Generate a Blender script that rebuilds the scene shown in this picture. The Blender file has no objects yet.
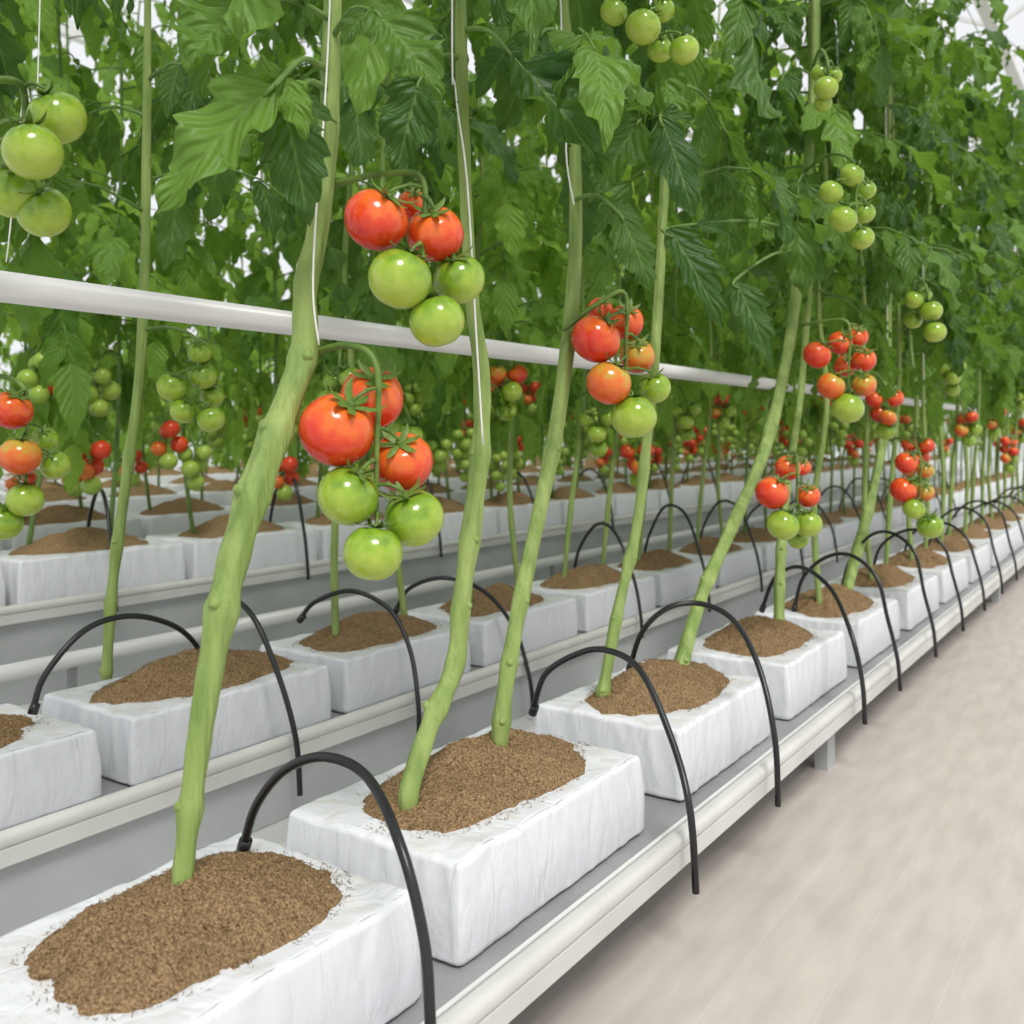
import bpy, math, random
from mathutils import Vector, Matrix, noise

R = random.Random(7)
scene = bpy.context.scene
COL = scene.collection
F = 960.0; PSI = math.atan(658.0/F); S = math.sin(PSI); C = math.cos(PSI); H = 0.78

# ---------------------------------------------------------------- measuring helpers (photo -> world metres)
def wz(px, py, zc):
    xc = (px-512)/F*zc
    return Vector((xc*C - zc*S, xc*S + zc*C, H-(py-435)/F*zc))
def zx(px, X):
    return F*X/C/(px-1170)
def wx(px, py, X):
    return wz(px, py, zx(px, X))

# ---------------------------------------------------------------- materials
def new_mat(name):
    m = bpy.data.materials.new(name); m.use_nodes = True
    nt = m.node_tree; b = nt.nodes["Principled BSDF"]
    return m, nt, b
def noise_mat(name, c1, c2, scale=20, rough=0.5, bump=0.0, bscale=None, coords='Object', stretch=(1,1,1), detail=4, spec=0.5, r0=.35, r1=.65, bdist=0.01, dist=0.0):
    m, nt, b = new_mat(name); N = nt.nodes; L = nt.links
    tc = N.new('ShaderNodeTexCoord'); mp = N.new('ShaderNodeMapping'); mp.inputs['Scale'].default_value = stretch
    L.new(tc.outputs[coords], mp.inputs[0])
    n = N.new('ShaderNodeTexNoise'); n.inputs['Scale'].default_value = scale; n.inputs['Detail'].default_value = detail
    L.new(mp.outputs[0], n.inputs['Vector'])
    cr = N.new('ShaderNodeValToRGB'); cr.color_ramp.elements[0].color = (*c1, 1); cr.color_ramp.elements[1].color = (*c2, 1)
    cr.color_ramp.elements[0].position = r0; cr.color_ramp.elements[1].position = r1
    L.new(n.outputs[0], cr.inputs[0]); L.new(cr.outputs[0], b.inputs['Base Color'])
    b.inputs['Roughness'].default_value = rough
    b.inputs['Specular IOR Level'].default_value = spec
    if bump:
        n2 = N.new('ShaderNodeTexNoise'); n2.inputs['Scale'].default_value = bscale or scale; n2.inputs['Detail'].default_value = 6
        n2.inputs['Distortion'].default_value = dist
        L.new(mp.outputs[0], n2.inputs['Vector'])
        bp = N.new('ShaderNodeBump'); bp.inputs['Strength'].default_value = bump; bp.inputs['Distance'].default_value = bdist
        L.new(n2.outputs[0], bp.inputs['Height']); L.new(bp.outputs[0], b.inputs['Normal'])
    return m

M_STEM = noise_mat('stem_green', (.15,.24,.045), (.32,.42,.12), scale=16, rough=.6, bump=.9, bscale=60, bdist=.005, stretch=(2.4,2.4,.4), r0=.3, r1=.7)
M_STEM_FAR = noise_mat('stem_dark_green', (.09,.17,.03), (.17,.28,.06), scale=14, rough=.6)
M_PED = noise_mat('peduncle_green', (.07,.14,.018), (.16,.26,.04), scale=30, rough=.5)
M_SOIL = noise_mat('coir_soil', (.10,.06,.028), (.44,.295,.155), scale=320, rough=.95, bump=1.0, bscale=210, spec=.1, r0=.28, r1=.68, bdist=.007, detail=3)
M_HOSE = noise_mat('black_rubber', (.008,.008,.009), (.016,.016,.018), scale=8, rough=.3)
M_RAIL = noise_mat('pale_enamel', (.58,.57,.54), (.67,.66,.63), scale=6, rough=.4)
M_TRAY = noise_mat('grey_steel', (.24,.245,.25), (.33,.34,.34), scale=5, rough=.45)
M_PANEL = noise_mat('grey_panel', (.36,.37,.37), (.46,.47,.47), scale=3, rough=.6)
M_PIPE = noise_mat('white_enamel', (.70,.69,.67), (.76,.75,.73), scale=4, rough=.3)
M_STRING = noise_mat('white_twine', (.75,.75,.72), (.85,.85,.82), scale=60, rough=.8)
M_WIRE = noise_mat('steel_wire', (.4,.4,.4), (.5,.5,.5), scale=10, rough=.4)

M_BAG, nt, b = new_mat('bag_film'); N = nt.nodes; L = nt.links
tc = N.new('ShaderNodeTexCoord')
def film_noise(sc, stretch, det, ridged):
    mp = N.new('ShaderNodeMapping'); mp.inputs['Scale'].default_value = stretch; L.new(tc.outputs['Object'], mp.inputs[0])
    n = N.new('ShaderNodeTexNoise'); n.inputs['Scale'].default_value = sc; n.inputs['Detail'].default_value = det; n.inputs['Distortion'].default_value = .9
    L.new(mp.outputs[0], n.inputs['Vector'])
    if not ridged: return n.outputs[0]
    a = N.new('ShaderNodeMath'); a.operation = 'SUBTRACT'; L.new(n.outputs[0], a.inputs[0]); a.inputs[1].default_value = .5
    c = N.new('ShaderNodeMath'); c.operation = 'ABSOLUTE'; L.new(a.outputs[0], c.inputs[0])
    d = N.new('ShaderNodeMath'); d.operation = 'POWER'; L.new(c.outputs[0], d.inputs[0]); d.inputs[1].default_value = .65
    return d.outputs[0]
na_ = film_noise(13, (1.6,1.6,.45), 3, True); nb_ = film_noise(40, (1,1,.6), 2, False)
ad = N.new('ShaderNodeMath'); ad.operation = 'MULTIPLY_ADD'; L.new(nb_, ad.inputs[0]); ad.inputs[1].default_value = .28; L.new(na_, ad.inputs[2])
bp = N.new('ShaderNodeBump'); bp.inputs['Strength'].default_value = .42; bp.inputs['Distance'].default_value = .008
L.new(ad.outputs[0], bp.inputs['Height']); L.new(bp.outputs[0], b.inputs['Normal'])
nc_ = film_noise(6, (1,1,1), 4, False)
cr = N.new('ShaderNodeValToRGB'); cr.color_ramp.elements[0].color = (.71,.72,.75,1); cr.color_ramp.elements[1].color = (.77,.78,.80,1)
L.new(nc_, cr.inputs[0])
# soil dust staining on the upward faces
gm = N.new('ShaderNodeNewGeometry'); sg_ = N.new('ShaderNodeSeparateXYZ'); L.new(gm.outputs['Normal'], sg_.inputs[0])
upm = N.new('ShaderNodeMapRange'); upm.inputs['From Min'].default_value = .5; upm.inputs['From Max'].default_value = .95; L.new(sg_.outputs[2], upm.inputs[0])
nd_ = film_noise(17, (1,1,1), 6, False)
st = N.new('ShaderNodeMapRange'); st.inputs['From Min'].default_value = .50; st.inputs['From Max'].default_value = .72; st.inputs['To Max'].default_value = .55; L.new(nd_, st.inputs[0])
mu = N.new('ShaderNodeMath'); mu.operation = 'MULTIPLY'; L.new(upm.outputs[0], mu.inputs[0]); L.new(st.outputs[0], mu.inputs[1])
mxb = N.new('ShaderNodeMixRGB'); L.new(mu.outputs[0], mxb.inputs[0]); L.new(cr.outputs[0], mxb.inputs[1]); mxb.inputs[2].default_value = (.60,.54,.46,1)
L.new(mxb.outputs[0], b.inputs['Base Color']); b.inputs['Roughness'].default_value = .42; b.inputs['Specular IOR Level'].default_value = .45

def leaf_mat(name, dark, light, trans, tfac):
    m, nt, b = new_mat(name); N = nt.nodes; L = nt.links
    at = N.new('ShaderNodeAttribute'); at.attribute_name = 'tint'
    cr = N.new('ShaderNodeValToRGB'); cr.color_ramp.elements[0].color = (*dark,1); cr.color_ramp.elements[1].color = (*light,1)
    L.new(at.outputs['Fac'], cr.inputs[0])
    uv = N.new('ShaderNodeUVMap'); uv.uv_map = 'UVMap'
    sp = N.new('ShaderNodeSeparateXYZ'); L.new(uv.outputs[0], sp.inputs[0])
    def mth(op, a, bb=None):
        q = N.new('ShaderNodeMath'); q.operation = op
        for i, v in enumerate((a, bb)):
            if v is None: continue
            if isinstance(v, (int, float)): q.inputs[i].default_value = v
            else: L.new(v, q.inputs[i])
        return q.outputs[0]
    au = mth('ABSOLUTE', mth('SUBTRACT', sp.outputs[0], .5))
    mid = mth('LESS_THAN', au, .03)
    side = mth('SINE', mth('MULTIPLY', mth('SUBTRACT', mth('MULTIPLY', sp.outputs[1], 7.0), mth('MULTIPLY', au, 4.0)), 6.283))
    sv = mth('GREATER_THAN', side, .95)
    vein = mth('MAXIMUM', mid, mth('MULTIPLY', sv, .4))
    mx = N.new('ShaderNodeMixRGB'); mx.blend_type = 'MIX'; L.new(mth('MULTIPLY', vein, .4), mx.inputs[0])
    L.new(cr.outputs[0], mx.inputs[1]); mx.inputs[2].default_value = (.22,.36,.09,1)
    L.new(mx.outputs[0], b.inputs['Base Color'])
    b.inputs['Roughness'].default_value = .48; b.inputs['Specular IOR Level'].default_value = .4
    bp = N.new('ShaderNodeBump'); bp.inputs['Strength'].default_value = .5; bp.inputs['Distance'].default_value = .003
    L.new(mth('SUBTRACT', side, mth('MULTIPLY', mid, 2.0)), bp.inputs['Height']); bp.invert = True
    L.new(bp.outputs[0], b.inputs['Normal'])
    tr = N.new('ShaderNodeBsdfTranslucent')
    mt = N.new('ShaderNodeMixRGB'); mt.blend_type = 'MIX'; mt.inputs[0].default_value = .7
    L.new(cr.outputs[0], mt.inputs[1]); mt.inputs[2].default_value = (*trans,1); L.new(mt.outputs[0], tr.inputs[0])
    ms = N.new('ShaderNodeMixShader'); ms.inputs[0].default_value = tfac
    L.new(b.outputs[0], ms.inputs[1]); L.new(tr.outputs[0], ms.inputs[2])
    L.new(ms.outputs[0], N['Material Output'].inputs[0])
    return m
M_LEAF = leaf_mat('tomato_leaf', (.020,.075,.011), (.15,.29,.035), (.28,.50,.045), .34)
M_LEAF_FAR = leaf_mat('tomato_leaf_lit', (.045,.14,.015), (.27,.47,.055), (.46,.70,.09), .48)  # same leaf, colour lightened to stand in for diffuse light the canopy blocks

def tomato_mat(name, top, bot, spot):
    m, nt, b = new_mat(name); N = nt.nodes; L = nt.links
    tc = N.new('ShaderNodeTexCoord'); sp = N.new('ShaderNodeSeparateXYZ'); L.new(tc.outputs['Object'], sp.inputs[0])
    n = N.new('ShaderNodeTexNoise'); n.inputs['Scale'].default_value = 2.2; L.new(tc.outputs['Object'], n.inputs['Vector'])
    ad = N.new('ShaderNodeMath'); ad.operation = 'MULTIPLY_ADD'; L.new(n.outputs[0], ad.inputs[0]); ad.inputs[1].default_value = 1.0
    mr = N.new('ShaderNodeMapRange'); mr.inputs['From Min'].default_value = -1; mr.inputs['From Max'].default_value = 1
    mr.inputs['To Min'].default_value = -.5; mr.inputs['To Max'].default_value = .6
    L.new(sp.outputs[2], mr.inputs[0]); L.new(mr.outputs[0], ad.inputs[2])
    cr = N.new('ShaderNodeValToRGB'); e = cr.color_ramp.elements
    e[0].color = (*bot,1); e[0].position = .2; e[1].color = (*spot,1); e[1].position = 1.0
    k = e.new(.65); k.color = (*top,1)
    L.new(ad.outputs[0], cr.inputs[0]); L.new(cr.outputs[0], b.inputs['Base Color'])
    b.inputs['Roughness'].default_value = .18; b.inputs['Specular IOR Level'].default_value = .6
    return m
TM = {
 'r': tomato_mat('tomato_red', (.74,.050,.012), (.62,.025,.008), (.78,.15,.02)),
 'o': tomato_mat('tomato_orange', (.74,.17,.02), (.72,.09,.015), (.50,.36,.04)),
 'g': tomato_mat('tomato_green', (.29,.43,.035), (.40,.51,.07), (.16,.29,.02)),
}

# ---------------------------------------------------------------- mesh helpers
def mesh_from(name, V, Fc, mats, midx=None, smooth=True, uvs=None, tint=None):
    me = bpy.data.meshes.new(name); me.from_pydata([tuple(v) for v in V], [], Fc)
    for m in mats: me.materials.append(m)
    if midx: me.polygons.foreach_set('material_index', midx)
    me.polygons.foreach_set('use_smooth', [smooth]*len(Fc))
    if uvs is not None:
        ul = me.uv_layers.new(name='UVMap')
        li = [0]*len(me.loops); me.loops.foreach_get('vertex_index', li)
        fl = []
        for i in li: fl.extend(uvs[i])
        ul.data.foreach_set('uv', fl)
    if tint is not None:
        a = me.attributes.new('tint', 'FLOAT', 'POINT'); a.data.foreach_set('value', tint)
    me.update(); return me

def obj(name, data=None, loc=None, parent=None, rot=None, scale=None, label=None, category=None, group=None, kind=None):
    o = bpy.data.objects.new(name, data); COL.objects.link(o)
    if parent is not None: o.parent = parent
    if loc is not None: o.location = loc
    if rot is not None: o.rotation_euler = rot
    if scale is not None: o.scale = scale
    if label: o['label'] = label
    if category: o['category'] = category
    if group: o['group'] = group
    if kind: o['kind'] = kind
    return o

def smooth_path(P, rr, seg=6):
    n = len(P)
    if n < 3: return list(P), list(rr)
    out = []; ro = []
    for i in range(n-1):
        p0 = P[max(i-1,0)]; p1 = P[i]; p2 = P[i+1]; p3 = P[min(i+2,n-1)]
        for k in range(seg):
            t = k/seg
            out.append(0.5*((2*p1)+(p2-p0)*t+(2*p0-5*p1+4*p2-p3)*t*t+(3*p1-p0-3*p2+p3)*t**3))
            ro.append(rr[i]*(1-t)+rr[i+1]*t)
    out.append(P[-1]); ro.append(rr[-1]); return out, ro

def tube(V, Fc, P, rr, sides=8, seg=6, mi=None, mid=0, tint=None, uvs=None, rib=0):
    if not isinstance(rr, (list, tuple)): rr = [rr]*len(P)
    P = [Vector(p) for p in P]
    P, rr = smooth_path(P, rr, seg)
    base = len(V); n = len(P)
    t = (P[1]-P[0]).normalized()
    ref = Vector((0,0,1)) if abs(t.z) < .9 else Vector((1,0,0))
    u = t.cross(ref).normalized()
    for i in range(n):
        t = (P[min(i+1,n-1)]-P[max(i-1,0)])
        if t.length < 1e-9: t = Vector((0,0,1))
        t.normalize(); u = (u - t*u.dot(t)).normalized(); w = t.cross(u)
        for k in range(sides):
            a = 2*math.pi*k/sides
            q = rr[i]*(1+rib*math.sin(4*a+i*.12)+rib*.5*math.sin(7*a-i*.07))
            V.append(P[i]+(u*math.cos(a)+w*math.sin(a))*q)
            if tint is not None: tint.append(.6)
            if uvs is not None: uvs.append((.1,.1))
    nf = 0
    for i in range(n-1):
        for k in range(sides):
            a = base+i*sides+k; b2 = base+i*sides+(k+1)%sides
            Fc.append((a, b2, b2+sides, a+sides)); nf += 1
    Fc.append(tuple(base+k for k in range(sides))[::-1]); Fc.append(tuple(base+(n-1)*sides+k for k in range(sides))); nf += 2
    if mi is not None: mi.extend([mid]*nf)

# ---------------------------------------------------------------- leaves
def leaflet(A, org, d, nrm, L, W, rows, cols, bend, rng, base_tint):
    V, Fc, mi, uvs, tint = A
    base = len(V); d = d.normalized(); s = d.cross(nrm).normalized(); n = s.cross(d).normalized()
    c = org.copy(); step = L/rows; rot = Matrix.Rotation(-bend/rows, 3, s)
    tv = min(1, max(0, base_tint + rng.uniform(-.18,.18)))
    fold = rng.uniform(.2,.6); rip = rng.uniform(.3,1)*.011*L/.12; ph = rng.uniform(0,6)
    teeth = rng.choice((4,5,6)); curl = rng.uniform(-.35,.05); pk = rng.uniform(.55,.66)
    for i in range(rows+1):
        v = i/rows
        hw = W*.5*max(0.0, math.sin(math.pi*min(1,v**pk)))**.95
        f = (v*teeth) % 1.0
        hw *= 1.06 - .30*(1-f)*(1-.2*v)
        if i == rows: hw = 0.0005
        if i == 0: hw = .002
        for j in range(cols):
            u = -1+2*j/(cols-1)
            z = fold*abs(u)*hw + curl*hw*u*u + rip*math.sin(v*17+ph+u*1.5)*abs(u)
            V.append(c + s*(u*hw) + n*z + d*(abs(u)*hw*.22)); uvs.append((u*.5+.5, v)); tint.append(tv)
        c = c + d*step; d = rot @ d; n = rot @ n
    for i in range(rows):
        for j in range(cols-1):
            a = base+i*cols+j
            Fc.append((a, a+1, a+1+cols, a+cols)); mi.append(0)

def compound_leaf(A, p0, az, elev, L, droop, rng, rows, cols, tint0, pairs=3, lscale=1.0):
    d = Vector((math.cos(az)*math.cos(elev), math.sin(az)*math.cos(elev), math.sin(elev)))
    side0 = Vector((-math.sin(az), math.cos(az), 0))
    K = 10; P = [p0.copy()]; D = [d.copy()]; c = p0.copy()
    for i in range(K):
        c = c + d*(L/K); d = Matrix.Rotation(droop/K, 3, side0) @ d
        d = (d + side0*rng.uniform(-.05,.05)).normalized()
        P.append(c.copy()); D.append(d.copy())
    V, Fc, mi, uvs, tint = A
    tube(V, Fc, [P[0], P[3], P[6], P[10]], [.0042,.0033,.0026,.0014], sides=5 if cols > 3 else 3, seg=2, mi=mi, mid=1, tint=tint, uvs=uvs)
    def at(t):
        i = min(K-1, int(t*K)); f = t*K-i
        return P[i].lerp(P[i+1], f), D[i]
    ts = [.38+.56*k/pairs for k in range(pairs)]
    for k, t in enumerate(ts):
        for sg in (-1, 1):
            pp, dd = at(min(1, t+rng.uniform(-.03,.03)))
            n = side0.cross(dd)*-1
            if n.z < 0: n = -n
            dr = side0*sg*rng.uniform(.45,.9) + dd*rng.uniform(.4,.8) + Vector((0,0,-1))*rng.uniform(.3,1.5)
            ll = rng.uniform(.08,.17)*lscale*(1-.1*abs(k-1))
            nn = (n + Vector((rng.uniform(-.4,.4), rng.uniform(-.4,.4), .5))).normalized()
            leaflet(A, pp+dr.normalized()*.008, dr, nn, ll, ll*rng.uniform(.36,.50), rows, cols, rng.uniform(.2,1.1), rng, tint0)
    pp, dd = at(.999)
    n = side0.cross(dd)*-1
    if n.z < 0: n = -n
    ll = rng.uniform(.15,.21)*lscale
    leaflet(A, pp, dd+Vector((0,0,-.2)), (n+Vector((0,0,.3))).normalized(), ll, ll*rng.uniform(.42,.54), rows, cols, rng.uniform(.2,.7), rng, tint0)

def foliage_mesh(name, seed, z0, z1, count, rows, cols, mat, pairs, lscale=1.0, tpow=1.0, low=0):
    rng = random.Random(seed); A = ([], [], [], [], [])
    az = rng.uniform(0,6)
    for i in range(count):
        z = z0 + (z1-z0)*(i/(count-1))**1.1 + rng.uniform(-.05,.05)
        az += 2.4 + rng.uniform(-.5,.5)
        compound_leaf(A, Vector((0,0,z)), az, rng.uniform(.0,.8), rng.uniform(.22,.40), rng.uniform(1.0,2.2), rng, rows, cols, rng.uniform(.0,1.0)**tpow, pairs, lscale)
    for i in range(low):
        compound_leaf(A, Vector((0,0,z0-rng.uniform(.03,.22))), rng.uniform(0,6.28), rng.uniform(-.5,.2), rng.uniform(.14,.24), rng.uniform(.8,1.6), rng, rows, cols, rng.uniform(.2,1), pairs-1, lscale*.75)
    V, Fc, mi, uvs, tint = A
    return mesh_from(name, V, Fc, [mat, M_STEM_FAR], mi, True, uvs, tint)

FOL_NEAR = [foliage_mesh('foliage_mesh', 100+i, 1.24, 2.6, 15, 20, 5, M_LEAF, 3, 1.15, 1.1, low=1 if i > 2 else 0) for i in range(5)]
FOL_HIGH = [foliage_mesh('foliage_high_mesh', 150+i, 1.50, 2.6, 10, 20, 5, M_LEAF, 3, 1.15, 1.1) for i in range(2)]
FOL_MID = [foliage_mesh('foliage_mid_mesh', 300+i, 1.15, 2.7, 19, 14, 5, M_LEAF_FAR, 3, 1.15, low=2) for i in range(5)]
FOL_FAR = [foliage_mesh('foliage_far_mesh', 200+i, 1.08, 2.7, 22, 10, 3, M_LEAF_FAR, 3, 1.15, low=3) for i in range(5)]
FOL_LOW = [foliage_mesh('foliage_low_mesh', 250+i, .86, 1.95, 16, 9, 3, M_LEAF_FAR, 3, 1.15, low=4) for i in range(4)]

# ---------------------------------------------------------------- tomato, calyx, truss
def surf(rho):
    th = math.asin(min(.999, rho)); return .94*math.cos(th)-.17*math.exp(-(th/.33)**2)
def tomato_mesh(key, seed):
    rng = random.Random(seed); V = []; Fc = []; nu, nv = 36, 22
    ribs = rng.choice((4,5,6)); ph = rng.uniform(0,6)
    for i in range(nv+1):
        th = math.pi*i/nv
        for k in range(nu):
            a = 2*math.pi*k/nu
            r = 1.0 + .018*math.sin(ribs*a+ph)*math.sin(th)*(1 if th < 1.6 else .5)
            x = r*math.sin(th)*math.cos(a); y = r*math.sin(th)*math.sin(a); z = .94*math.cos(th)
            z -= .17*math.exp(-(th/.33)**2) ; z += .04*math.exp(-((math.pi-th)/.3)**2)
            V.append((x,y,z))
    for i in range(nv):
        for k in range(nu):
            a = i*nu+k; b2 = i*nu+(k+1)%nu
            Fc.append((a, a+nu, b2+nu, b2))
    return mesh_from('tomato_mesh_'+key, V, Fc, [TM[key]])
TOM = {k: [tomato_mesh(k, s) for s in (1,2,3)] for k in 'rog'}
TOP = .77

def calyx_mesh(seed):
    rng = random.Random(seed); V = []; Fc = []
    n = 6; off = rng.uniform(0,6)
    for k in range(n):
        a = off+2*math.pi*k/n+rng.uniform(-.2,.2); L = rng.uniform(.75,1.05); lift = rng.uniform(.05,.6)
        d = Vector((math.cos(a), math.sin(a), 0)); s = Vector((-d.y, d.x, 0)); b = len(V); rows = 9
        for i in range(rows+1):
            t = i/rows; w = .12*math.sin(math.pi*(t*.82+.14))
            rho = .94*math.sin(L*t*1.1)
            z = max(surf(rho), surf(.3)-.06*(1-t)) + .05 + lift*t*t*.8
            if i == rows: w = .006
            c = d*rho+Vector((0,0,z)) + s*(.12*math.sin(k*2.3)*t*t)
            V += [c-s*w, c+Vector((0,0,.03)), c+s*w]
        for i in range(rows):
            for j in range(2):
                q = b+i*3+j; Fc.append((q,q+1,q+4,q+3))
    tube(V, Fc, [Vector((0,0,TOP-.02)), Vector((0,0,TOP+.10)), Vector((.02,0,TOP+.22))], [.15,.12,.08], sides=8, seg=3)
    return mesh_from('calyx_mesh', V, Fc, [M_PED])
CAL = [calyx_mesh(s) for s in (5,6,7)]

def frame_for(c, r, axis, spin):
    q = axis.to_track_quat('Z', 'Y')
    return Matrix.Translation(c) @ q.to_matrix().to_4x4() @ Matrix.Rotation(spin, 4, 'Z') @ Matrix.Scale(r, 4)

def truss_geo(attach, fruits, thick=.0032, lead=None, out=Vector((.5,-.38,0))):
    top = max(f[0].z+f[1] for f in fruits); bot = min(f[0].z for f in fruits)
    rm = sum(f[1] for f in fruits)/len(fruits)
    cx = sum((f[0] for f in fruits), Vector())/len(fruits) + out*rm*.55
    T = Vector((cx.x, cx.y, top-.004)); g = attach-T
    if lead is None:
        m = attach.lerp(T, .55)
        m.z = max(attach.z, T.z)+.006 if abs(g.z) < .06 else attach.lerp(T,.4).z+.02
        lead = [m]
    P = [attach]+lead+[T, Vector((cx.x, cx.y, (top+bot)/2)), Vector((cx.x, cx.y, bot+.03))]
    V = []; Fc = []
    tube(V, Fc, P, [thick*1.5]+[thick*1.25]*(len(lead)+1)+[thick, thick*.7], sides=8, seg=6)
    mats = []
    for i, (c, r, k) in enumerate(fruits):
        zt = min(top-.004, max(bot+.03, c.z+r*1.1)); rp = Vector((cx.x, cx.y, zt))
        h = Vector((rp.x-c.x, rp.y-c.y, 0))
        axis = Vector((0,0,.95)) + (h.normalized()*.45 if h.length > .004 else Vector((0,0,0)))
        axis = (axis + out*(.9 if k != 'g' else .55)).normalized()
        m = frame_for(c, r, axis, (c.x*91+c.z*57) % 6.28)
        tip = m @ Vector((0,0,TOP+.16))
        k1 = rp.lerp(tip,.5)+axis*.008
        tube(V, Fc, [rp, k1, tip+axis*.005, tip], [thick*.85,thick*.7,thick*.65,thick*.75], sides=6, seg=4)
        tube(V, Fc, [k1-Vector((0,0,.003)), k1, k1+Vector((0,0,.003))], [thick*.6,thick*1.15,thick*.6], sides=6, seg=2)
        mats.append(m)
    return V, Fc, mats

def truss_objects(parent, attach, fruits, name='fruit_truss', lead=None):
    off = parent.location
    at = attach-off; fr = [(c-off, r, k) for c, r, k in fruits]
    ld = [l-off for l in lead] if lead else None
    V, Fc, mats = truss_geo(at, fr, lead=ld)
    t = obj(name, mesh_from('truss_mesh', V, Fc, [M_PED]), parent=parent)
    names = {'r':'ripe red tomato','o':'orange half-ripe tomato','g':'unripe green tomato'}
    for i, ((c, r, k), m) in enumerate(zip(fr, mats)):
        o = obj('tomato', TOM[k][i%3], parent=t); o.matrix_local = m; o['label'] = names[k]
        o2 = obj('calyx', CAL[i%3], parent=t); o2.matrix_local = m
    return t

def local_fruits(seed, keys, r=.032, levels=3):
    rng = random.Random(seed); out = []; a = rng.uniform(0,3); i = 0
    for lv in range(levels):
        z = -.06-.053*lv
        for s in (0, math.pi):
            rr = r*rng.uniform(.85,1.06)
            out.append((Vector((.034*math.cos(a+s), .034*math.sin(a+s), z+rng.uniform(-.01,.01))), rr, keys[min(i,len(keys)-1)])); i += 1
        a += math.pi/2+rng.uniform(-.2,.2)
    out.append((Vector((.006,0,-.06-.053*levels)), r, keys[-1]))
    return out
TSPEC = [local_fruits(1,'rrrogog', levels=2), local_fruits(2,'rroggg', levels=2), local_fruits(3,'rrrrog'), local_fruits(4,'ggggg', levels=2), local_fruits(5,'rogggg', levels=2), local_fruits(6,'ggg', r=.028)]
MF = {k: noise_mat('tomato_skin_'+n, a, b, scale=12, rough=.25) for k, n, a, b in (('r','red',(.62,.03,.01),(.72,.07,.015)), ('o','orange',(.66,.12,.02),(.68,.2,.03)), ('g','green',(.27,.42,.05),(.40,.53,.09)))}
def merged_truss(spec):
    V, Fc, mats = truss_geo(Vector((-.12,0,.02)), spec); mi = [0]*len(Fc); order = {'r':1,'o':2,'g':3}
    nu, nv = 12, 8
    for (c, r, k), m in zip(spec, mats):
        b = len(V)
        for i in range(nv+1):
            th = math.pi*i/nv
            for q in range(nu):
                a = 2*math.pi*q/nu
                V.append(m @ Vector((math.sin(th)*math.cos(a), math.sin(th)*math.sin(a), .94*math.cos(th))))
        for i in range(nv):
            for q in range(nu):
                x = b+i*nu+q; y = b+i*nu+(q+1)%nu
                Fc.append((x, x+nu, y+nu, y)); mi.append(order[k])
    return mesh_from('truss_far_mesh', V, Fc, [M_PED, MF['r'], MF['o'], MF['g']], mi)
TFAR = [merged_truss(s) for s in TSPEC]
TR_CACHE = {}
def near_truss(parent, loc, rz, spec_i):
    spec = TSPEC[spec_i]
    if spec_i not in TR_CACHE:
        V, Fc, mats = truss_geo(Vector((-.07,0,.02)), spec); TR_CACHE[spec_i] = (mesh_from('truss_mesh', V, Fc, [M_PED]), mats)
    me, mats = TR_CACHE[spec_i]
    t = obj('fruit_truss', me, parent=parent, loc=loc, rot=(0,0,rz))
    for i, ((c, r, k), m) in enumerate(zip(spec, mats)):
        o = obj('tomato', TOM[k][i%3], parent=t); o.matrix_local = m
        o2 = obj('calyx', CAL[i%3], parent=t); o2.matrix_local = m

# ---------------------------------------------------------------- grow bag + soil
BW, BH = .305, .122
def bag_mesh(seed, L):
    import bmesh
    bm = bmesh.new(); bmesh.ops.create_cube(bm, size=2)
    bmesh.ops.subdivide_edges(bm, edges=bm.edges[:], cuts=60, use_grid_fill=True)
    he = Vector((BW/2, L/2, BH/2)); r = .008
    for v in bm.verts:
        p = Vector((v.co.x*he.x, v.co.y*he.y, v.co.z*he.z))
        q = Vector([max(-he[i]+r, min(he[i]-r, p[i])) for i in range(3)])
        d = p-q
        p2 = q + d.normalized()*r if d.length > 1e-6 else p
        sx = abs(v.co.x); sy = abs(v.co.y); sz = v.co.z
        out = Vector((v.co.x if sx > .95 else 0, v.co.y if sy > .95 else 0, 0))
        if out.length > 0:
            out.normalize()
            h = p2.y if sx > .95 else p2.x
            ridge = (1-2*abs(noise.noise(Vector((h*20+p2.z*7, p2.z*4, seed*5)))))
            ridge2 = (1-2*abs(noise.noise(Vector((h*52-p2.z*22, p2.z*12, seed*9)))))
            edge = noise.noise(Vector((h*38, 3, seed*2)))*.003*max(0, sz)
            p2 += out*(.002*(1-sz*sz) - .003 + .0025*ridge + .0011*ridge2 + edge + .0045*(-sz))
        if sz > .9:
            p2.z += noise.noise(Vector((p2.x*14, p2.y*14, seed)))*.0035 + (1-2*abs(noise.noise(Vector((p2.x*30, p2.y*26, seed)))))*.0013
        if sz > -.95: p2.z += noise.noise(Vector((p2.x*9, p2.y*9, seed+7)))*.003
        v.co = p2 + Vector((0,0,BH/2))
    me = bpy.data.meshes.new('bag_mesh'); bm.to_mesh(me); bm.free()
    me.polygons.foreach_set('use_smooth', [True]*len(me.polygons)); me.materials.append(M_BAG); return me
BAGS = [bag_mesh(i+1, .50) for i in range(3)]

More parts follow.
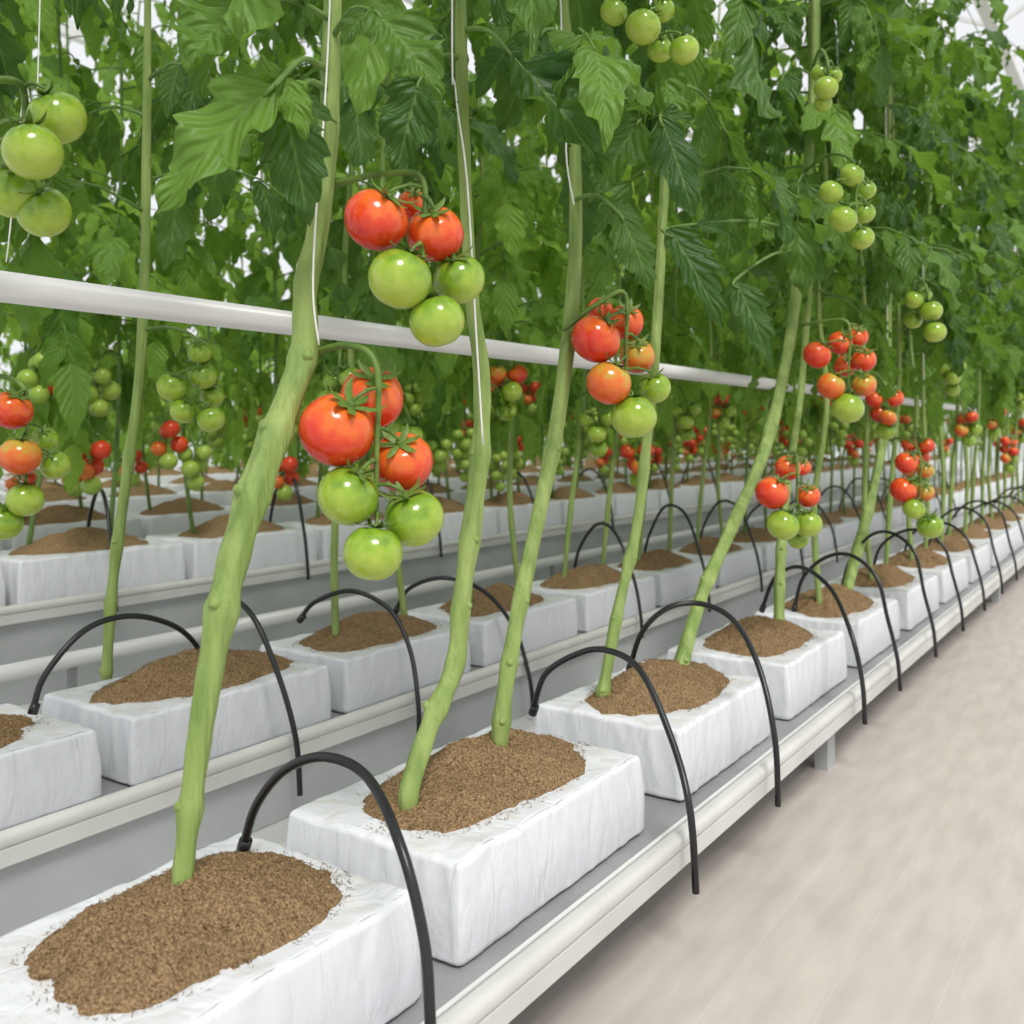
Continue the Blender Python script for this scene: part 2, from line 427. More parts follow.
def soil_mesh(seed, nr=80, na=280, chips=2600, hx=.114, hy=.205, Ht=.056):
    rng = random.Random(seed); V = []; Fc = []; ex = 2.6
    def hgt(rho, x, y):
        return Ht*(1-rho**1.6)*(1+.3*noise.noise(Vector((x*14, y*14, seed))))
    for i in range(nr+1):
        rho = i/nr
        for k in range(na):
            a = 2*math.pi*k/na; ca, sa = math.cos(a), math.sin(a)
            rad = 1/((abs(ca)**ex+abs(sa)**ex)**(1/ex)) * (1+.12*noise.noise(Vector((ca*1.5, sa*1.5, seed)))+.06*noise.noise(Vector((ca*5, sa*5, seed)))+.02*noise.noise(Vector((ca*22, sa*22, seed))))
            x = hx*rad*rho*ca; y = hy*rad*rho*sa
            z = hgt(rho, x, y)
            fade = 1 if rho < .9 else (1-rho)*10
            z += (.0045*noise.noise(Vector((x*45, y*45, seed)))+.003*noise.noise(Vector((x*120, y*120, seed)))+.0022*noise.noise(Vector((x*260, y*260, seed))))*max(.25,fade)
            V.append(Vector((x, y, z if i < nr else -.004)))
    for i in range(nr):
        for k in range(na):
            a = i*na+k; b = i*na+(k+1)%na
            Fc.append((a, a+na, b+na, b))
    for c in range(chips):
        rho = math.sqrt(rng.random())*1.0 if c % 4 else rng.uniform(.93,1.10); a = rng.uniform(0,6.28); ca, sa = math.cos(a), math.sin(a)
        rad = 1/((abs(ca)**ex+abs(sa)**ex)**(1/ex))
        x = hx*rad*rho*ca; y = hy*rad*rho*sa; z = max(0,hgt(min(1,rho), x, y))+.002
        s = rng.uniform(.0005,.0010); d = Vector((rng.uniform(-1,1), rng.uniform(-1,1), rng.uniform(-.3,.5))).normalized()
        e = d.cross(Vector((rng.uniform(-.5,.5),rng.uniform(-.5,.5),1))).normalized(); n = d.cross(e); c0 = Vector((x,y,z)); l = s*rng.uniform(1.2,5)
        b = len(V)
        V += [c0-d*l-e*s*.5, c0+d*l-e*s*.5, c0+d*l+e*s*.5, c0-d*l+e*s*.5, c0+n*s*.6]
        Fc += [(b,b+1,b+4),(b+1,b+2,b+4),(b+2,b+3,b+4),(b+3,b,b+4)]
    return mesh_from('soil_mesh', V, Fc, [M_SOIL])
SOILS = [soil_mesh(i) for i in range(3)]
SOIL_FAR = soil_mesh(9, 12, 36, 0)

TRAYZ = H-.639
def add_bag(cx, cy, L, i, far=False, zr=0, hs=1.0, sy=1.0, oy=0):
    b = obj('grow_bag', BAGS[i%3], loc=(cx, cy, TRAYZ+.001+zr), scale=(1, L/.5, hs), label='white plastic grow bag topped with brown coir on a gutter', category='grow bag', group='grow bags on the gutters')
    obj('soil', SOIL_FAR if far else SOILS[i%3], parent=b, loc=(0,oy,BH-.001), rot=(0,0,math.pi*(i%2)), scale=(1,sy,1))
    return b

# ---------------------------------------------------------------- gutters
def profile_mesh(prof, y0, y1, mat, name, smooth=False):
    V = []; Fc = []; n = len(prof)
    for y in (y0, y1):
        for x, z in prof: V.append((x, y, z))
    for k in range(n):
        j = (k+1) % n; Fc.append((k, j, j+n, k+n))
    Fc.append(tuple(range(n))[::-1]); Fc.append(tuple(range(n, 2*n)))
    return mesh_from(name, V, Fc, [mat], smooth=False)
def round_rect(x0, x1, z0, z1, r, seg=4):
    out = []
    for cx, cz, a0 in ((x1-r, z1-r, 0), (x0+r, z1-r, 90), (x0+r, z0+r, 180), (x1-r, z0+r, 270)):
        for k in range(seg+1):
            a = math.radians(a0+90*k/seg); out.append((cx+r*math.cos(a), cz+r*math.sin(a)))
    return out
def box(V, Fc, x0, x1, y0, y1, z0, z1):
    b = len(V)
    for zz in (z0, z1): V.extend([(x0,y0,zz),(x1,y0,zz),(x1,y1,zz),(x0,y1,zz)])
    Fc.extend([(b,b+3,b+2,b+1),(b+4,b+5,b+6,b+7),(b,b+1,b+5,b+4),(b+1,b+2,b+6,b+5),(b+2,b+3,b+7,b+6),(b+3,b,b+4,b+7)])
def add_gutter(dx, y0, y1, near, zr=0, panel=True):
    z = TRAYZ+zr; h = H+zr
    g = obj('growing_gutter', profile_mesh([(-1.075+dx,z-.012),(-.616+dx,z-.012),(-.616+dx,z-.001),(-1.075+dx,z-.001)], y0, y1, M_TRAY, 'tray_mesh'),
        label='long grey steel gutter with pale edge rails carrying grow bags', category='gutter', group='growing gutters')
    for a, b in ((-.633, -.606), (-1.100, -1.073)):
        obj('edge_rail', profile_mesh(round_rect(a+dx, b+dx, h-.631, h-.605, .0115, 6), y0, y1, M_RAIL, 'rail_mesh'), parent=g, label='pale enamelled rounded edge rail')
        obj('rail_web', profile_mesh(round_rect(a+.005+dx, b-.003+dx, h-.658, h-.629, .002, 2), y0, y1, M_RAIL, 'web_mesh'), parent=g)
    if near:
        obj('inner_ridge', profile_mesh(round_rect(-.662+dx, -.655+dx, z-.001, z+.010, .002), y0, y1, M_PIPE, 'ridge_mesh'), parent=g)
    if panel:
        obj('side_panel', profile_mesh([(-.634+dx,.004),(-.628+dx,.004),(-.628+dx,h-.658),(-.634+dx,h-.658)], y0, y1, M_PANEL, 'panel_mesh'), parent=g)
    y = 2.28 if not panel else y0+.5
    while y < y1:
        for xx in (-.67, -1.06):
            V = []; Fc = []; box(V, Fc, -.015, .015, -.03, .03, 0, z-.012)
            obj('support_leg', mesh_from('leg_mesh', V, Fc, [M_PANEL], smooth=False), parent=g, loc=(xx+dx, y, 0))
        y += 2.7

ROWS = [0, -.85, -2.1, -3.1, -4.4, -5.4, -6.8, -7.9]
ZR = [0, 0, .12, .12, .12, .12, .12, .12]
YEND = [7.6, 13.6, 16.5, 16.5, 18, 18, 18, 18]
for i, dx in enumerate(ROWS):
    add_gutter(dx, -.3 if i < 2 else .5*abs(dx)-1.0, YEND[i]+.3, i < 3, ZR[i], i > 0)

row_bags = {}
b0 = [(.57,.54),(1.156,.49),(1.765,.45),(2.345,.46),(2.94,.47),(3.55,.48)]
while b0[-1][0] < YEND[0]-.3: b0.append((b0[-1][0]+.61, .49))
row_bags[0] = b0
b1 = [(.715,.54),(1.295,.50),(1.83,.47)]; y = 2.38
while y < YEND[1]: b1.append((y,.50)); y += .56
row_bags[1] = b1
for i in range(2, 8):
    y = .52*(abs(ROWS[i])+.85)-.35; L_ = []
    while y < YEND[i]: L_.append((y, .58)); y += .62
    row_bags[i] = L_
cnt = 0
for i in range(8):
    for q, (cy, L_) in enumerate(row_bags[i]):
        cnt += 1
        kw = dict(sy=.74, oy=.075) if (i == 0 and q == 0) else (dict(sy=1.08, oy=.008) if q in (1,2,4) and i < 2 else {})
        add_bag(-.8525+ROWS[i], cy, L_, cnt, far=(i > 1 or cy > 5), zr=ZR[i], hs=1.2 if i > 1 else 1.0, **kw)

# ---------------------------------------------------------------- plants
BASEZ = TRAYZ+BH+.02
def stem_mesh(P, rr, mat, stubs=(), sides=24, seg=8, seed=0):
    V = []; Fc = []
    rng = random.Random(seed)
    PP, RR = smooth_path([Vector(p) for p in P], rr, seg)
    n = len(PP)
    RR = [r*(1+.12*noise.noise(Vector((i*.35, seed, 0)))) for i, r in enumerate(RR)]
    for s in stubs:
        k = int(s*(n-1))
        for q in range(-2, 3):
            if 0 <= k+q < n: RR[k+q] *= 1+.22*math.exp(-q*q/1.5)
    tube(V, Fc, PP, RR, sides=sides, seg=1, rib=.07 if sides > 8 else 0)
    for s in stubs:
        k = int(s*(n-1)); a = rng.uniform(-2.2,.6); r = RR[k]
        d = Vector((math.cos(a), math.sin(a), .55)).normalized()
        tube(V, Fc, [PP[k], PP[k]+d*r*.95, PP[k]+d*r*1.2], [r*.65, r*.4, r*.26], sides=8, seg=2)
    return mesh_from('stem_mesh', V, Fc, [mat])

def hero_plant(pts, fol, folrot, label, trusses=(), stubs=(.1,.22,.3,.42), fol_dz=0):
    W = [(wx(a,b,X), w*.82*zx(a,X)/F*.5) for a,b,w,X in pts]
    base = W[0][0].copy(); base.z -= .03
    e = obj('tomato_plant', None, loc=base, label=label, category='tomato plant', group='row of tomato plants'); e.empty_display_size = .1
    P = [base-base]; rr = [W[0][1]]
    P += [w[0]-base for w in W]; rr += [w[1] for w in W]
    last = P[-1]; d = last-P[-2]; hz = 2.65-base.z
    m = Vector((last.x+d.x*.5, last.y+d.y*.3, last.z+.25)); P.append(m); rr.append(rr[-1]*.85)
    if m.z < hz-.1: P.append(Vector((m.x, m.y, hz))); rr.append(.004)
    top = m
    obj('stem', stem_mesh(P, rr, M_STEM, stubs, seed=len(P)+int(base.y*100)), parent=e)
    if fol is not None:
        obj('foliage', fol, parent=e, loc=(top.x, top.y, -base.z+fol_dz), rot=(0,0,folrot))
    for (ax, ay, aX, zc, fl) in trusses:
        fr = [(wz(px, py, zc+dz), r*(zc+dz)/F, k) for px, py, r, dz, k in fl]
        truss_objects(e, wx(ax, ay, aX), fr)
    return e, base, top+base

LB = 'tall green tomato plant rooted in a white grow bag'
T1 = (316,352,-.85,1.12,[(337,430,38,0,'r'),(372,398,32,.055,'r'),(402,462,31,.045,'r'),(348,496,31,-.01,'g'),(414,518,30,.01,'g'),(373,553,30,-.03,'g')])
T2 = (334,184,-.85,1.13,[(376,220,32,0,'r'),(435,234,29,.035,'r'),(400,279,32,-.015,'g'),(459,279,26,.045,'g'),(437,321,28,0,'g'),(413,205,16,.07,'r')])
T3 = (563,330,-.84,1.60,[(596,339,25,0,'r'),(626,322,18,.07,'r'),(637,356,18,.07,'o'),(609,383,23,-.01,'o'),(634,417,23,0,'g'),(655,388,16,.05,'g'),(600,310,13,.09,'r')])
T0 = (-40,90,-.92,1.08,[(57,118,28,.0,'g'),(33,152,29,-.055,'g'),(12,190,29,-.0,'g'),(44,212,26,.01,'g'),(-20,160,26,.03,'g')])
TT = (664,5,-.87,1.55,[(643,27,18,0,'g'),(614,12,14,.03,'g'),(684,50,15,.0,'g'),(662,10,13,.08,'g'),(660,50,13,.06,'g')])
T7 = (806,170,-.83,2.25,[(831,192,12,0,'g'),(852,175,12,.03,'g'),(843,219,14,0,'g'),(862,238,12,.03,'g'),(864,213,11,.08,'g'),(866,190,10,.09,'g')])
T7B = (812,70,-.83,2.25,[(826,88,12,0,'g'),(820,73,9,.06,'g'),(833,76,9,.06,'g'),(823,103,9,.04,'g')])
T8 = (803,325,-.83,2.5,[(817,355,14,0,'r'),(840,343,12,.06,'r'),(857,337,11,.12,'r'),(864,360,12,.08,'r'),(831,386,14,-.01,'o'),(864,385,12,.04,'o'),(848,408,16,-.01,'g'),(845,366,11,.12,'r')])
T9 = (780,455,-.85,2.2,[(772,493,17,0,'r'),(788,468,13,.09,'r'),(802,467,9,.12,'r'),(808,496,12,.06,'r'),(783,525,16,-.01,'g'),(808,524,14,.03,'g'),(798,538,11,.1,'g')])
T10 = (890,440,-.83,3.0,[(906,463,11,0,'r'),(903,490,13,0,'r'),(924,492,10,.05,'o'),(914,509,11,-.02,'g'),(930,526,13,.02,'g'),(925,470,8,.06,'o')])
T11 = (888,280,-.83,2.8,[(914,300,9,0,'g'),(931,311,11,0,'g'),(935,332,11,-.02,'g'),(913,320,9,.05,'g'),(924,296,8,.08,'g')])
plants1 = []
plants1.append(hero_plant([(-85,960,26,-.9),(-75,700,26,-.92),(-60,400,22,-.93),(-50,60,20,-.93)], FOL_HIGH[0], 0.5, LB, [T0]))
plants1.append(hero_plant([(182,884,26,-.85),(190,810,27,-.85),(202,720,29,-.85),(218,630,33,-.85),(238,545,36,-.85),(262,470,37,-.85),(288,400,34,-.85),(304,350,33,-.85),(306,285,30,-.85),(317,235,25,-.85),(327,150,24,-.85),(331,60,22,-.85),(334,-60,20,-.85)],
    FOL_HIGH[1], 1.2, 'thick-stemmed tomato plant with two trusses of red and green tomatoes', [T1, T2], stubs=(.14,.29,.38,.44,.52)))
plants1.append(hero_plant([(410,787,25,-.85),(430,725,24,-.85),(455,665,25,-.85),(462,600,20,-.85),(474,510,22,-.85),(481,440,20,-.85),(481,370,20,-.85),(472,300,17,-.85),(466,200,16,-.85),(462,90,15,-.85),(460,-20,14,-.85)],
    FOL_HIGH[0], 3.0, LB, [], stubs=(.18,.30,.36,.45)))
plants1.append(hero_plant([(500,738,21,-.85),(505,690,20,-.85),(518,615,19,-.85),(538,520,18,-.85),(556,430,17,-.85),(568,340,17,-.85),(575,250,16,-.85),(575,150,14,-.85),(570,60,13,-.84),(562,-20,12,-.84)],
    FOL_NEAR[0], 1.9, 'tomato plant with a truss of red, orange and green tomatoes', [T3], stubs=(.12,.20,.27,.4), fol_dz=.1))
plants1.append(hero_plant([(604,687,14,-.90),(618,610,13,-.89),(636,530,13,-.88),(646,450,12,-.87),(655,350,12,-.87),(662,230,11,-.88),(668,100,10,-.88)], FOL_NEAR[1], .4, LB, [TT], fol_dz=.08))
plants1.append(hero_plant([(682,662,16,-.835),(704,590,15,-.85),(735,520,15,-.85),(768,440,14,-.85),(790,340,13,-.85),(800,250,12,-.85),(811,120,11,-.85),(815,20,10,-.85)], FOL_NEAR[2], 2.2, 'leaning tomato plant with red and green trusses', [T8, T7, T7B], fol_dz=.16))
plants1.append(hero_plant([(779,612,12,-.85),(781,550,11,-.86),(788,480,9,-.86),(800,400,8,-.88),(808,300,8,-.88)], FOL_NEAR[3], 4.0, LB, [T9], fol_dz=.08))
plants1.append(hero_plant([(849,583,12,-.83),(868,510,11,-.85),(884,430,10,-.85),(888,330,9,-.85),(888,200,9,-.85)], FOL_NEAR[4], 5.0, LB, [T10, T11]))

stem_var = []
for i in range(5):
    rng = random.Random(40+i); P = []; rr = []
    lean = rng.uniform(-.08,.22)
    for k in range(9):
        z = -.03+2.5*k/8
        P.append(Vector((rng.uniform(-.015,.015), lean*math.sin(min(1,k/3)*1.57)+rng.uniform(-.015,.015) if k else 0, z))); rr.append(.009*(1-.06*k))
    stem_var.append((stem_mesh(P, rr, M_STEM, (.1,.18,.3), sides=8, seg=5, seed=i), stem_mesh(P, rr, M_STEM_FAR, (), sides=5, seg=2, seed=i), P[3]))

def generic_plant(x, y, near, fols, tr, dz=0, zr=0, outw=.06):
    rng = random.Random(int(x*1000)*31+int(y*1000))
    e = obj('tomato_plant', None, loc=(x, y, BASEZ+zr), label=LB, category='tomato plant', group='row of tomato plants'); e.empty_display_size = .1
    sv = stem_var[rng.randrange(5)]
    obj('stem', sv[0] if near else sv[1], parent=e)
    top = sv[2]
    obj('foliage', fols[rng.randrange(len(fols))], parent=e, loc=(top.x, top.y, -BASEZ-zr+dz+rng.uniform(-.10,.10)), rot=(0,0,rng.uniform(0,6.28)), scale=[rng.uniform(.92,1.12)]*2+[1])
    for (z, si) in tr:
        z = z-BASEZ-zr; a = rng.uniform(-1.1,.4)
        loc = (top.x+outw*math.cos(a), top.y+outw*math.sin(a), z)
        if near: near_truss(e, loc, a, si)
        else: obj('fruit_truss', TFAR[si], parent=e, loc=loc, rot=(0,0,a))
    return e
k1 = 0
pat = [[], [(.96,0)], [], [(.80,2)], [], [(1.15,3)], [(.92,1)], []]
for (cy, L_) in row_bags[0]:
    if cy < 2.6: continue
    for k, o in enumerate((-.13, .14)):
        if cy < 3.2 and k == 1: continue
        generic_plant(-.85, cy+o, True, FOL_NEAR, pat[k1 % 8], dz=.0); k1 += 1
T20 = (-30,380,-1.68,1.60,[(12,410,20,0,'r'),(20,456,20,-.02,'o'),(55,465,15,.04,'g'),(25,500,18,-.0,'g'),(3,522,19,-.0,'g'),(45,440,13,.08,'g')])
T21 = (140,330,-1.74,1.98,[(172,387,15,0,'g'),(203,376,14,.03,'g'),(183,411,13,0,'g'),(211,419,14,0,'g'),(212,396,12,.06,'g'),(200,352,12,.02,'g')])
hero_plant([(-60,760,14,-1.70),(-50,560,13,-1.70),(-40,300,12,-1.70),(-36,120,11,-1.70)], FOL_NEAR[2], .2, LB, [T20], fol_dz=-.0)
hero_plant([(107,664,13,-1.78),(113,580,12,-1.77),(126,480,12,-1.75),(139,380,11,-1.74),(145,260,11,-1.74),(147,100,10,-1.74)], FOL_NEAR[0], .9, 'tomato plant with green unripe fruit', [T21], fol_dz=.0)
pat2 = [[(.95,4)], [(.98,3)], [(.85,5)], [], [(1.02,4)], [(.9,3)], [(.78,0)], [], [(.95,3)], [], [(1.0,1)]]
k2 = 0
for (cy, L_) in row_bags[1]:
    for o in (-.13, .14):
        if cy < 1.5: continue
        near = cy < 4.5; k2 += 1
        generic_plant(-.85+ROWS[1], cy+o, near, FOL_NEAR if cy < 2.0 else FOL_MID, pat2[k2 % 11], dz=.03)
rr_ = random.Random(5)
for i in range(2, 8):
    for q, (cy, L_) in enumerate(row_bags[i]):
        for o in ((.1, -.18) if i < 4 else (.1,)):
            tr = [(rr_.uniform(.80,1.10), rr_.choice((1,3,3,3,4,5,0,2)))]
            if i < 4 and rr_.random() < .5: tr.append((rr_.uniform(.70,.80), rr_.choice((3,0,5))))
            generic_plant(-.85+ROWS[i], cy+o, False, FOL_FAR if i < 4 else FOL_LOW, tr, dz=.05 if i < 4 else 0, zr=ZR[i], outw=.12)

# individually placed large leaves: petiole plus a lobed blade
def blade(e, stem_pt, base, tip, width, tint, seed, nrm=(.55,-.65,.55), bend=.35):
    A = ([], [], [], [], []); V, Fc, mi, uvs, tt = A; rng = random.Random(seed); o = e.location
    b = base-o; t = tip-o; s = stem_pt-o; d = t-b
    mid = s.lerp(b,.5)+Vector((0,0,.02))
    tube(V, Fc, [s, mid, b, b.lerp(t,.1)], [.0045,.0035,.003,.002], sides=6, seg=4, mi=mi, mid=1, tint=tt, uvs=uvs)
    d2 = d.normalized()+Vector((0,0,.25*bend))
    leaflet(A, b, d2, Vector(nrm), d.length, width, 40, 9, bend, rng, tint)
    for sg in (-1, 1):
        sd = d.normalized().cross(Vector(nrm)).normalized()*sg
        leaflet(A, mid.lerp(b,.7), sd+d.normalized()*.5, Vector(nrm), d.length*.42, width*.45, 16, 5, .5, rng, tint)
    obj('leaf', mesh_from('leaf_mesh', V, Fc, [M_LEAF, M_STEM_FAR], mi, True, uvs, tt), parent=e)
e1 = plants1[1][0]; e2 = plants1[2][0]; e3 = plants1[3][0]; e4 = plants1[4][0]; e5 = plants1[5][0]
blade(e1, wx(327,70,-.85), wz(276,84,1.02), wz(150,208,.99), .098, 1.0, 31)
blade(e1, wx(327,90,-.85), wz(285,108,1.06), wz(308,222,1.05), .08, .05, 32)
blade(e1, wx(331,20,-.85), wz(235,10,1.05), wz(185,62,1.0), .08, .6, 33)
blade(e1, wx(331,40,-.85), wz(375,12,1.10), wz(440,88,1.05), .085, .45, 34)
blade(e2, wx(462,60,-.85), wz(420,80,1.34), wz(395,175,1.32), .09, .05, 35)
blade(e2, wx(462,30,-.85), wz(515,60,1.34), wz(608,168,1.28), .11, .10, 36)
blade(e3, wx(572,60,-.85), wz(545,30,1.4), wz(500,130,1.36), .09, .2, 37)
blade(e4, wx(664,130,-.87), wz(640,120,1.66), wz(592,200,1.6), .09, .25, 38)
blade(e4, wx(664,110,-.87), wz(660,118,1.66), wz(698,215,1.6), .09, .1, 39)
blade(e5, wx(800,230,-.85), wz(668,228,1.8), wz(728,328,1.75), .09, .0, 40)
blade(e5, wx(800,250,-.85), wz(735,280,1.95), wz(775,368,1.9), .08, .1, 41)
blade(e3, wx(575,200,-.85), wz(620,215,1.52), wz(655,290,1.5), .075, .2, 42)

# ---------------------------------------------------------------- support strings
def add_string(pts, r=.0014):
    V = []; Fc = []; tube(V, Fc, pts, r, sides=6, seg=5)
    obj('support_string', mesh_from('string_mesh', V, Fc, [M_STRING]), label='thin white twine holding up a tomato stem', category='string', group='plant support strings')
add_string([wx(319,345,-.82), wx(313,290,-.82), wx(317,200,-.82), wx(325,100,-.835), wx(331,-40,-.835), wx(335,-300,-.85), Vector((-.85, wx(335,-100,-.85).y, 2.95))], .0012)
add_string([wx(483,445,-.83), wx(476,330,-.83), wx(467,180,-.83), wx(455,85,-.83), wx(452,-30,-.84), Vector((-.85, wx(452,-30,-.85).y, 2.95))])
add_string([wx(574,205,-.83), wx(566,150,-.83), wx(570,60,-.83), wx(560,-30,-.84), Vector((-.85, wx(560,-30,-.85).y, 2.95))])
add_string([wx(6,262,-1.2), wx(10,230,-1.2), wx(24,90,-1.2), wx(40,0,-1.2), Vector((-1.2, wx(45,-60,-1.2).y, 2.95))], .001)
for (cy, L_) in row_bags[0][4:]:
    add_string([Vector((-.835, cy+.05, 1.0)), Vector((-.84, cy+.06, 1.5)), Vector((-.85, cy+.05, 2.95))])
for dx in (0, -.35, -.85):
    V = []; Fc = []; tube(V, Fc, [Vector((-.85+dx, -.3, 2.95)), Vector((-.85+dx, 7, 2.945)), Vector((-.85+dx, 14, 2.95))], .003, sides=6, seg=2)
    obj('crop_wire', mesh_from('wire_mesh', V, Fc, [M_WIRE]), label='overhead steel wire carrying the plant strings', category='wire', group='overhead crop wires')

# ---------------------------------------------------------------- pipes
def add_pipe(x, z, r, y0, y1, label, nm='heating_pipe'):
    V = []; Fc = []; tube(V, Fc, [Vector((x,y0,z)), Vector((x,y1,z))], r, sides=24, seg=1)
    return obj(nm, mesh_from('pipe_mesh', V, Fc, [M_PIPE]), label=label, category='pipe', group='heating pipes')
p = add_pipe(-1.25, H+.1925, .0205, -.3, 14, 'white enamelled heating pipe running between the plant rows')
for y in (4.6, 7.0, 9.4):
    V = []; Fc = []; tube(V, Fc, [Vector((-1.25,y,H+.212)), Vector((-1.25,y,2.0)), Vector((-1.25,y,2.95))], .002, sides=6, seg=1)
    obj('hanger', mesh_from('hanger_mesh', V, Fc, [M_WIRE]), parent=p)
for xx, zz in ((-2.50, .16), (-2.28, .03)):
    p2 = add_pipe(xx, zz, .022, .0, 15, 'white pipe rail running low beside a gutter')
    if zz > .1:
        for y in (1.5, 4, 6.5, 9, 11.5):
            V = []; Fc = []; box(V, Fc, -.008, .008, -.01, .01, 0, zz-.018)
            obj('support_leg', mesh_from('post_mesh', V, Fc, [M_TRAY], smooth=False), parent=p2, loc=(xx, y, .003))

# ---------------------------------------------------------------- hoses
def add_hose(pts, r=.0058):
    V = []; Fc = []; tube(V, Fc, pts, r, sides=12, seg=8)
    o = obj('drip_hose', mesh_from('hose_mesh', V, Fc, [M_HOSE]), label='thin black drip hose arching from a bag over the rail', category='hose', group='black drip hoses')
    V = []; Fc = []; d = (pts[1]-pts[0]).normalized()
    tube(V, Fc, [pts[0]-d*.004, pts[0]+d*.016], [r*1.5, r*1.45], sides=12, seg=1)
    obj('hose_fitting', mesh_from('fitting_mesh', V, Fc, [M_HOSE]), parent=o)
def arch(dx, ys, ye, xs=-.93, zend=.115, peak=.455, xe=-.578, zr=0):
    P = [Vector((xs+dx, ys, TRAYZ+BH+.008)), Vector((xs+.03+dx, ys-.01, .37)), Vector((xs+.10+dx, ys-.03, peak-.015)), Vector((xs+.18+dx, (ys+ye)/2, peak)),
            Vector((xs+.255+dx, ye+.03, peak-.05)), Vector((xe-.035+dx, ye+.01, .30)), Vector((xe-.008+dx, ye, .20)), Vector((xe+dx, ye, zend))]
    return [p+Vector((0,0,zr)) for p in P]
add_hose([wx(243,850,-.935), wx(256,806,-.905), wx(285,770,-.85), wx(325,757,-.79), wx(368,778,-.72), wx(402,850,-.64), wx(424,940,-.60), wx(430,1015,-.58), wx(432,1080,-.578)], .0057)
add_hose([wx(533,712,-.96), wx(545,675,-.92), wx(575,655,-.86), wx(605,650,-.80), wx(640,670,-.72), wx(672,740,-.64), wx(690,810,-.59), wx(696,893,-.578)], .0055)
add_hose([wx(630,668,-.925), wx(642,632,-.89), wx(668,608,-.84), wx(702,604,-.78), wx(735,622,-.70), wx(760,670,-.63), wx(775,740,-.585), wx(778,806,-.578)], .0055)
add_hose([wx(762,610,-.925), wx(775,578,-.88), wx(800,567,-.80), wx(830,588,-.70), wx(850,630,-.62), wx(862,680,-.585), wx(865,724,-.578)], .0055)
ye = 2.63; hk = 0
while ye < YEND[0]:
    add_hose(arch(0, ye+.13+.04*math.sin(hk*2.1), ye, xs=-.9, peak=.45+.02*math.sin(hk*1.7)), .0052); ye += .46; hk += 1
add_hose([wx(33,712,-1.66), wx(45,675,-1.66), wx(85,630,-1.66), wx(130,616,-1.68), wx(172,625,-1.72), wx(196,645,-1.75), wx(207,672,-1.77)])
add_hose([wx(212,655,-1.76), wx(216,615,-1.70), wx(232,600,-1.62), wx(255,620,-1.54), wx(280,680,-1.47), wx(296,740,-1.43), wx(300,795,-1.428)])
add_hose([wx(300,620,-1.76), wx(315,602,-1.72), wx(352,591,-1.64), wx(390,610,-1.56), wx(410,650,-1.49), wx(418,700,-1.435), wx(419,735,-1.428)])
add_hose([wx(395,612,-1.76), wx(410,588,-1.72), wx(445,578,-1.64), wx(485,592,-1.56), wx(515,630,-1.49), wx(530,680,-1.435), wx(533,715,-1.428)])
ye = 2.84; hk = 0
while ye < 9:
    add_hose(arch(-.85, ye+.15, ye, peak=.47+.03*math.sin(hk*1.3))); ye += .56; hk += 1
ye = 1.75; hk = 0
while ye < 9:
    add_hose(arch(-2.1, ye+.12, ye, peak=.48+.03*math.sin(hk*1.3), zr=.12), .0065); ye += .80; hk += 1

# ---------------------------------------------------------------- setting
def plane(name, vs, mat, **kw):
    return obj(name, mesh_from(name+'_mesh', vs, [(0,1,2,3)], [mat], smooth=False), kind='structure', **kw)
m, nt, b = new_mat('floor_planks'); N = nt.nodes; L = nt.links
tc = N.new('ShaderNodeTexCoord'); mp = N.new('ShaderNodeMapping'); mp.inputs['Rotation'].default_value = (0,0,math.radians(90)); L.new(tc.outputs['Object'], mp.inputs[0])
br = N.new('ShaderNodeTexBrick'); br.inputs['Scale'].default_value = 1.0; br.inputs['Brick Width'].default_value = 4.0; br.inputs['Row Height'].default_value = .13
br.inputs['Mortar Size'].default_value = .0008; br.inputs['Color1'].default_value = (.565,.515,.465,1); br.inputs['Color2'].default_value = (.58,.53,.48,1); br.inputs['Mortar'].default_value = (.625,.585,.54,1)
L.new(mp.outputs[0], br.inputs[0])
mp2 = N.new('ShaderNodeMapping'); mp2.inputs['Scale'].default_value = (7,1.5,1); L.new(tc.outputs['Object'], mp2.inputs[0])
nn = N.new('ShaderNodeTexNoise'); nn.inputs['Scale'].default_value = 4; nn.inputs['Detail'].default_value = 9; L.new(mp2.outputs[0], nn.inputs[0])
cr = N.new('ShaderNodeValToRGB'); cr.color_ramp.elements[0].color = (.86,.85,.84,1); cr.color_ramp.elements[1].color = (1.07,1.06,1.06,1); L.new(nn.outputs[0], cr.inputs[0])
cr.color_ramp.elements[0].position = .3; cr.color_ramp.elements[1].position = .7
mx = N.new('ShaderNodeMixRGB'); mx.blend_type = 'MULTIPLY'; mx.inputs[0].default_value = 1; L.new(br.outputs[0], mx.inputs[1]); L.new(cr.outputs[0], mx.inputs[2])
L.new(mx.outputs[0], b.inputs['Base Color']); b.inputs['Roughness'].default_value = .55
plane('floor', [(-14,-3,0),(4,-3,0),(4,32,0),(-14,32,0)], m)
M_SHEET = noise_mat('white_ground_sheet', (.52,.53,.52), (.62,.63,.62), scale=3, rough=.7)
V = []; Fc = []; box(V, Fc, -13.4, -1.12, -2.9, 31.4, .0005, .0025)
obj('ground_cover', mesh_from('ground_cover_mesh', V, Fc, [M_SHEET], smooth=False), label='white woven ground sheet under the plant rows', category='ground sheet')
M_WALL = noise_mat('wall_panel', (.52,.56,.52), (.64,.68,.64), scale=2, rough=.6)
plane('wall_left', [(-13.5,-3,0),(-13.5,32,0),(-13.5,32,1.6),(-13.5,-3,1.6)], M_WALL)
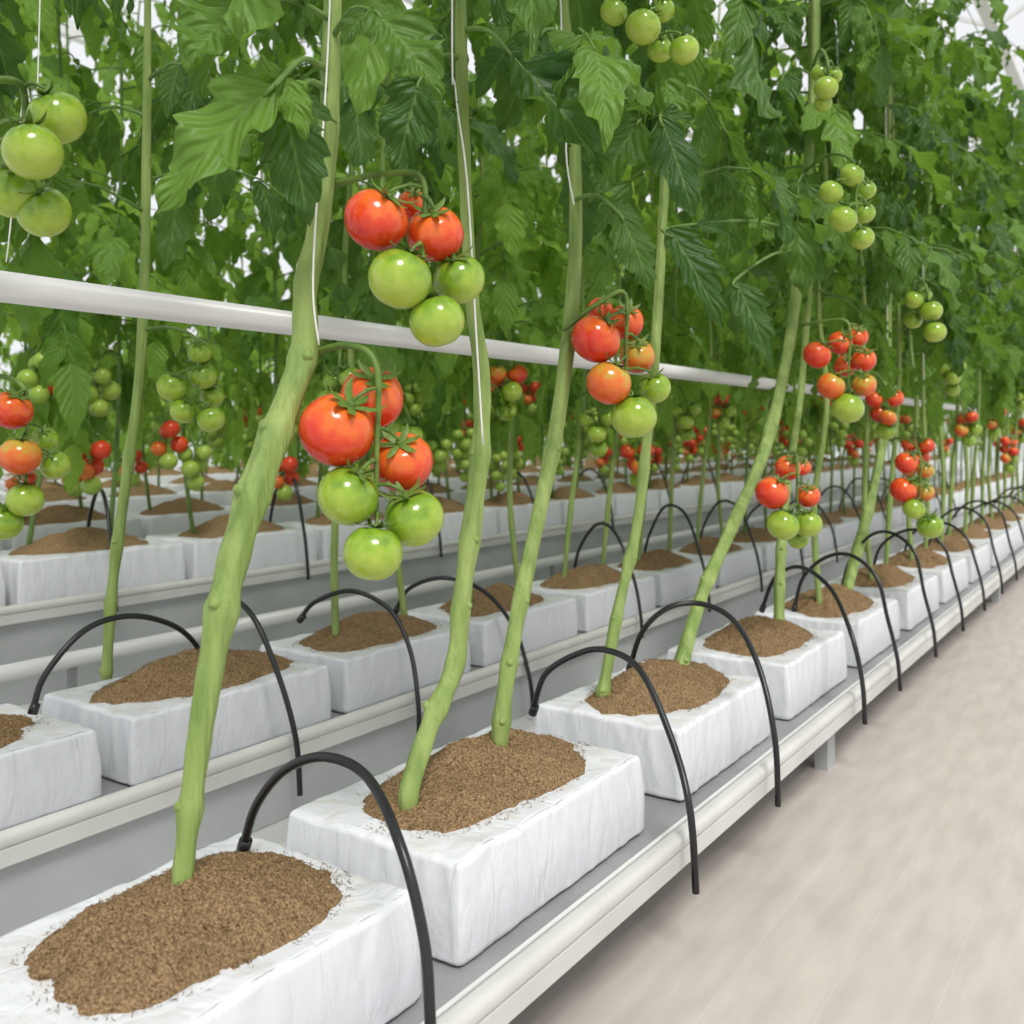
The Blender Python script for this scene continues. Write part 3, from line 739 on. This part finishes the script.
plane('wall_back', [(-14,31.5,0),(4,31.5,0),(4,31.5,1.6),(-14,31.5,1.6)], M_WALL)
V = []; Fc = []
def bar(a, b_, w):
    b0 = len(V); a = Vector(a); b_ = Vector(b_); d = (b_-a).normalized(); u = d.cross(Vector((0,0,1))).normalized()*w; v = d.cross(u).normalized()*w
    for q in (a, b_): V.extend([q-u-v, q+u-v, q+u+v, q-u+v])
    for k in range(4): j = (k+1)%4; Fc.append((b0+k, b0+j, b0+4+j, b0+4+k))
    Fc.append((b0,b0+1,b0+2,b0+3)); Fc.append((b0+4,b0+5,b0+6,b0+7))
for yy in range(-3, 33, 1):
    for xx in (-13.5, -9.5, -5.5, -1.5):
        bar((xx,yy,5.0),(xx+2,yy,6.0),.02); bar((xx+2,yy,6.0),(xx+4,yy,5.0),.02)
for xx in (-13.5,-9.5,-5.5,-1.5,2.5): bar((xx,-3,5.0),(xx,32,5.0),.06)
for xx in (-11.5,-7.5,-3.5,.5): bar((xx,-3,6.0),(xx,32,6.0),.04)
obj('ceiling', mesh_from('ceiling_mesh', V, Fc, [M_PIPE], smooth=False), kind='structure')

# ---------------------------------------------------------------- light
w = bpy.data.worlds.new('overcast'); scene.world = w; w.use_nodes = True
bg = w.node_tree.nodes['Background']; bg.inputs[0].default_value = (.95,.97,1,1); bg.inputs[1].default_value = .95
sd = bpy.data.lights.new('soft_sun', 'SUN'); sd.energy = 2.7; sd.angle = math.radians(18); sd.color = (1,.98,.94)
so = bpy.data.objects.new('soft_sun', sd); COL.objects.link(so)
so.rotation_euler = Vector((.62,-.50,1.1)).to_track_quat('Z','Y').to_euler()
scene.view_settings.view_transform = 'Standard'

cd = bpy.data.cameras.new('camera'); cd.sensor_width = 36; cd.lens = 36*F/1024; cd.shift_y = -77/1024; cd.clip_start = .02
cd.dof.use_dof = True; cd.dof.focus_distance = 1.35; cd.dof.aperture_fstop = 6.3
co = bpy.data.objects.new('camera', cd); COL.objects.link(co); co.location = (0,0,H); co.rotation_euler = (math.radians(90),0,PSI)
scene.camera = co
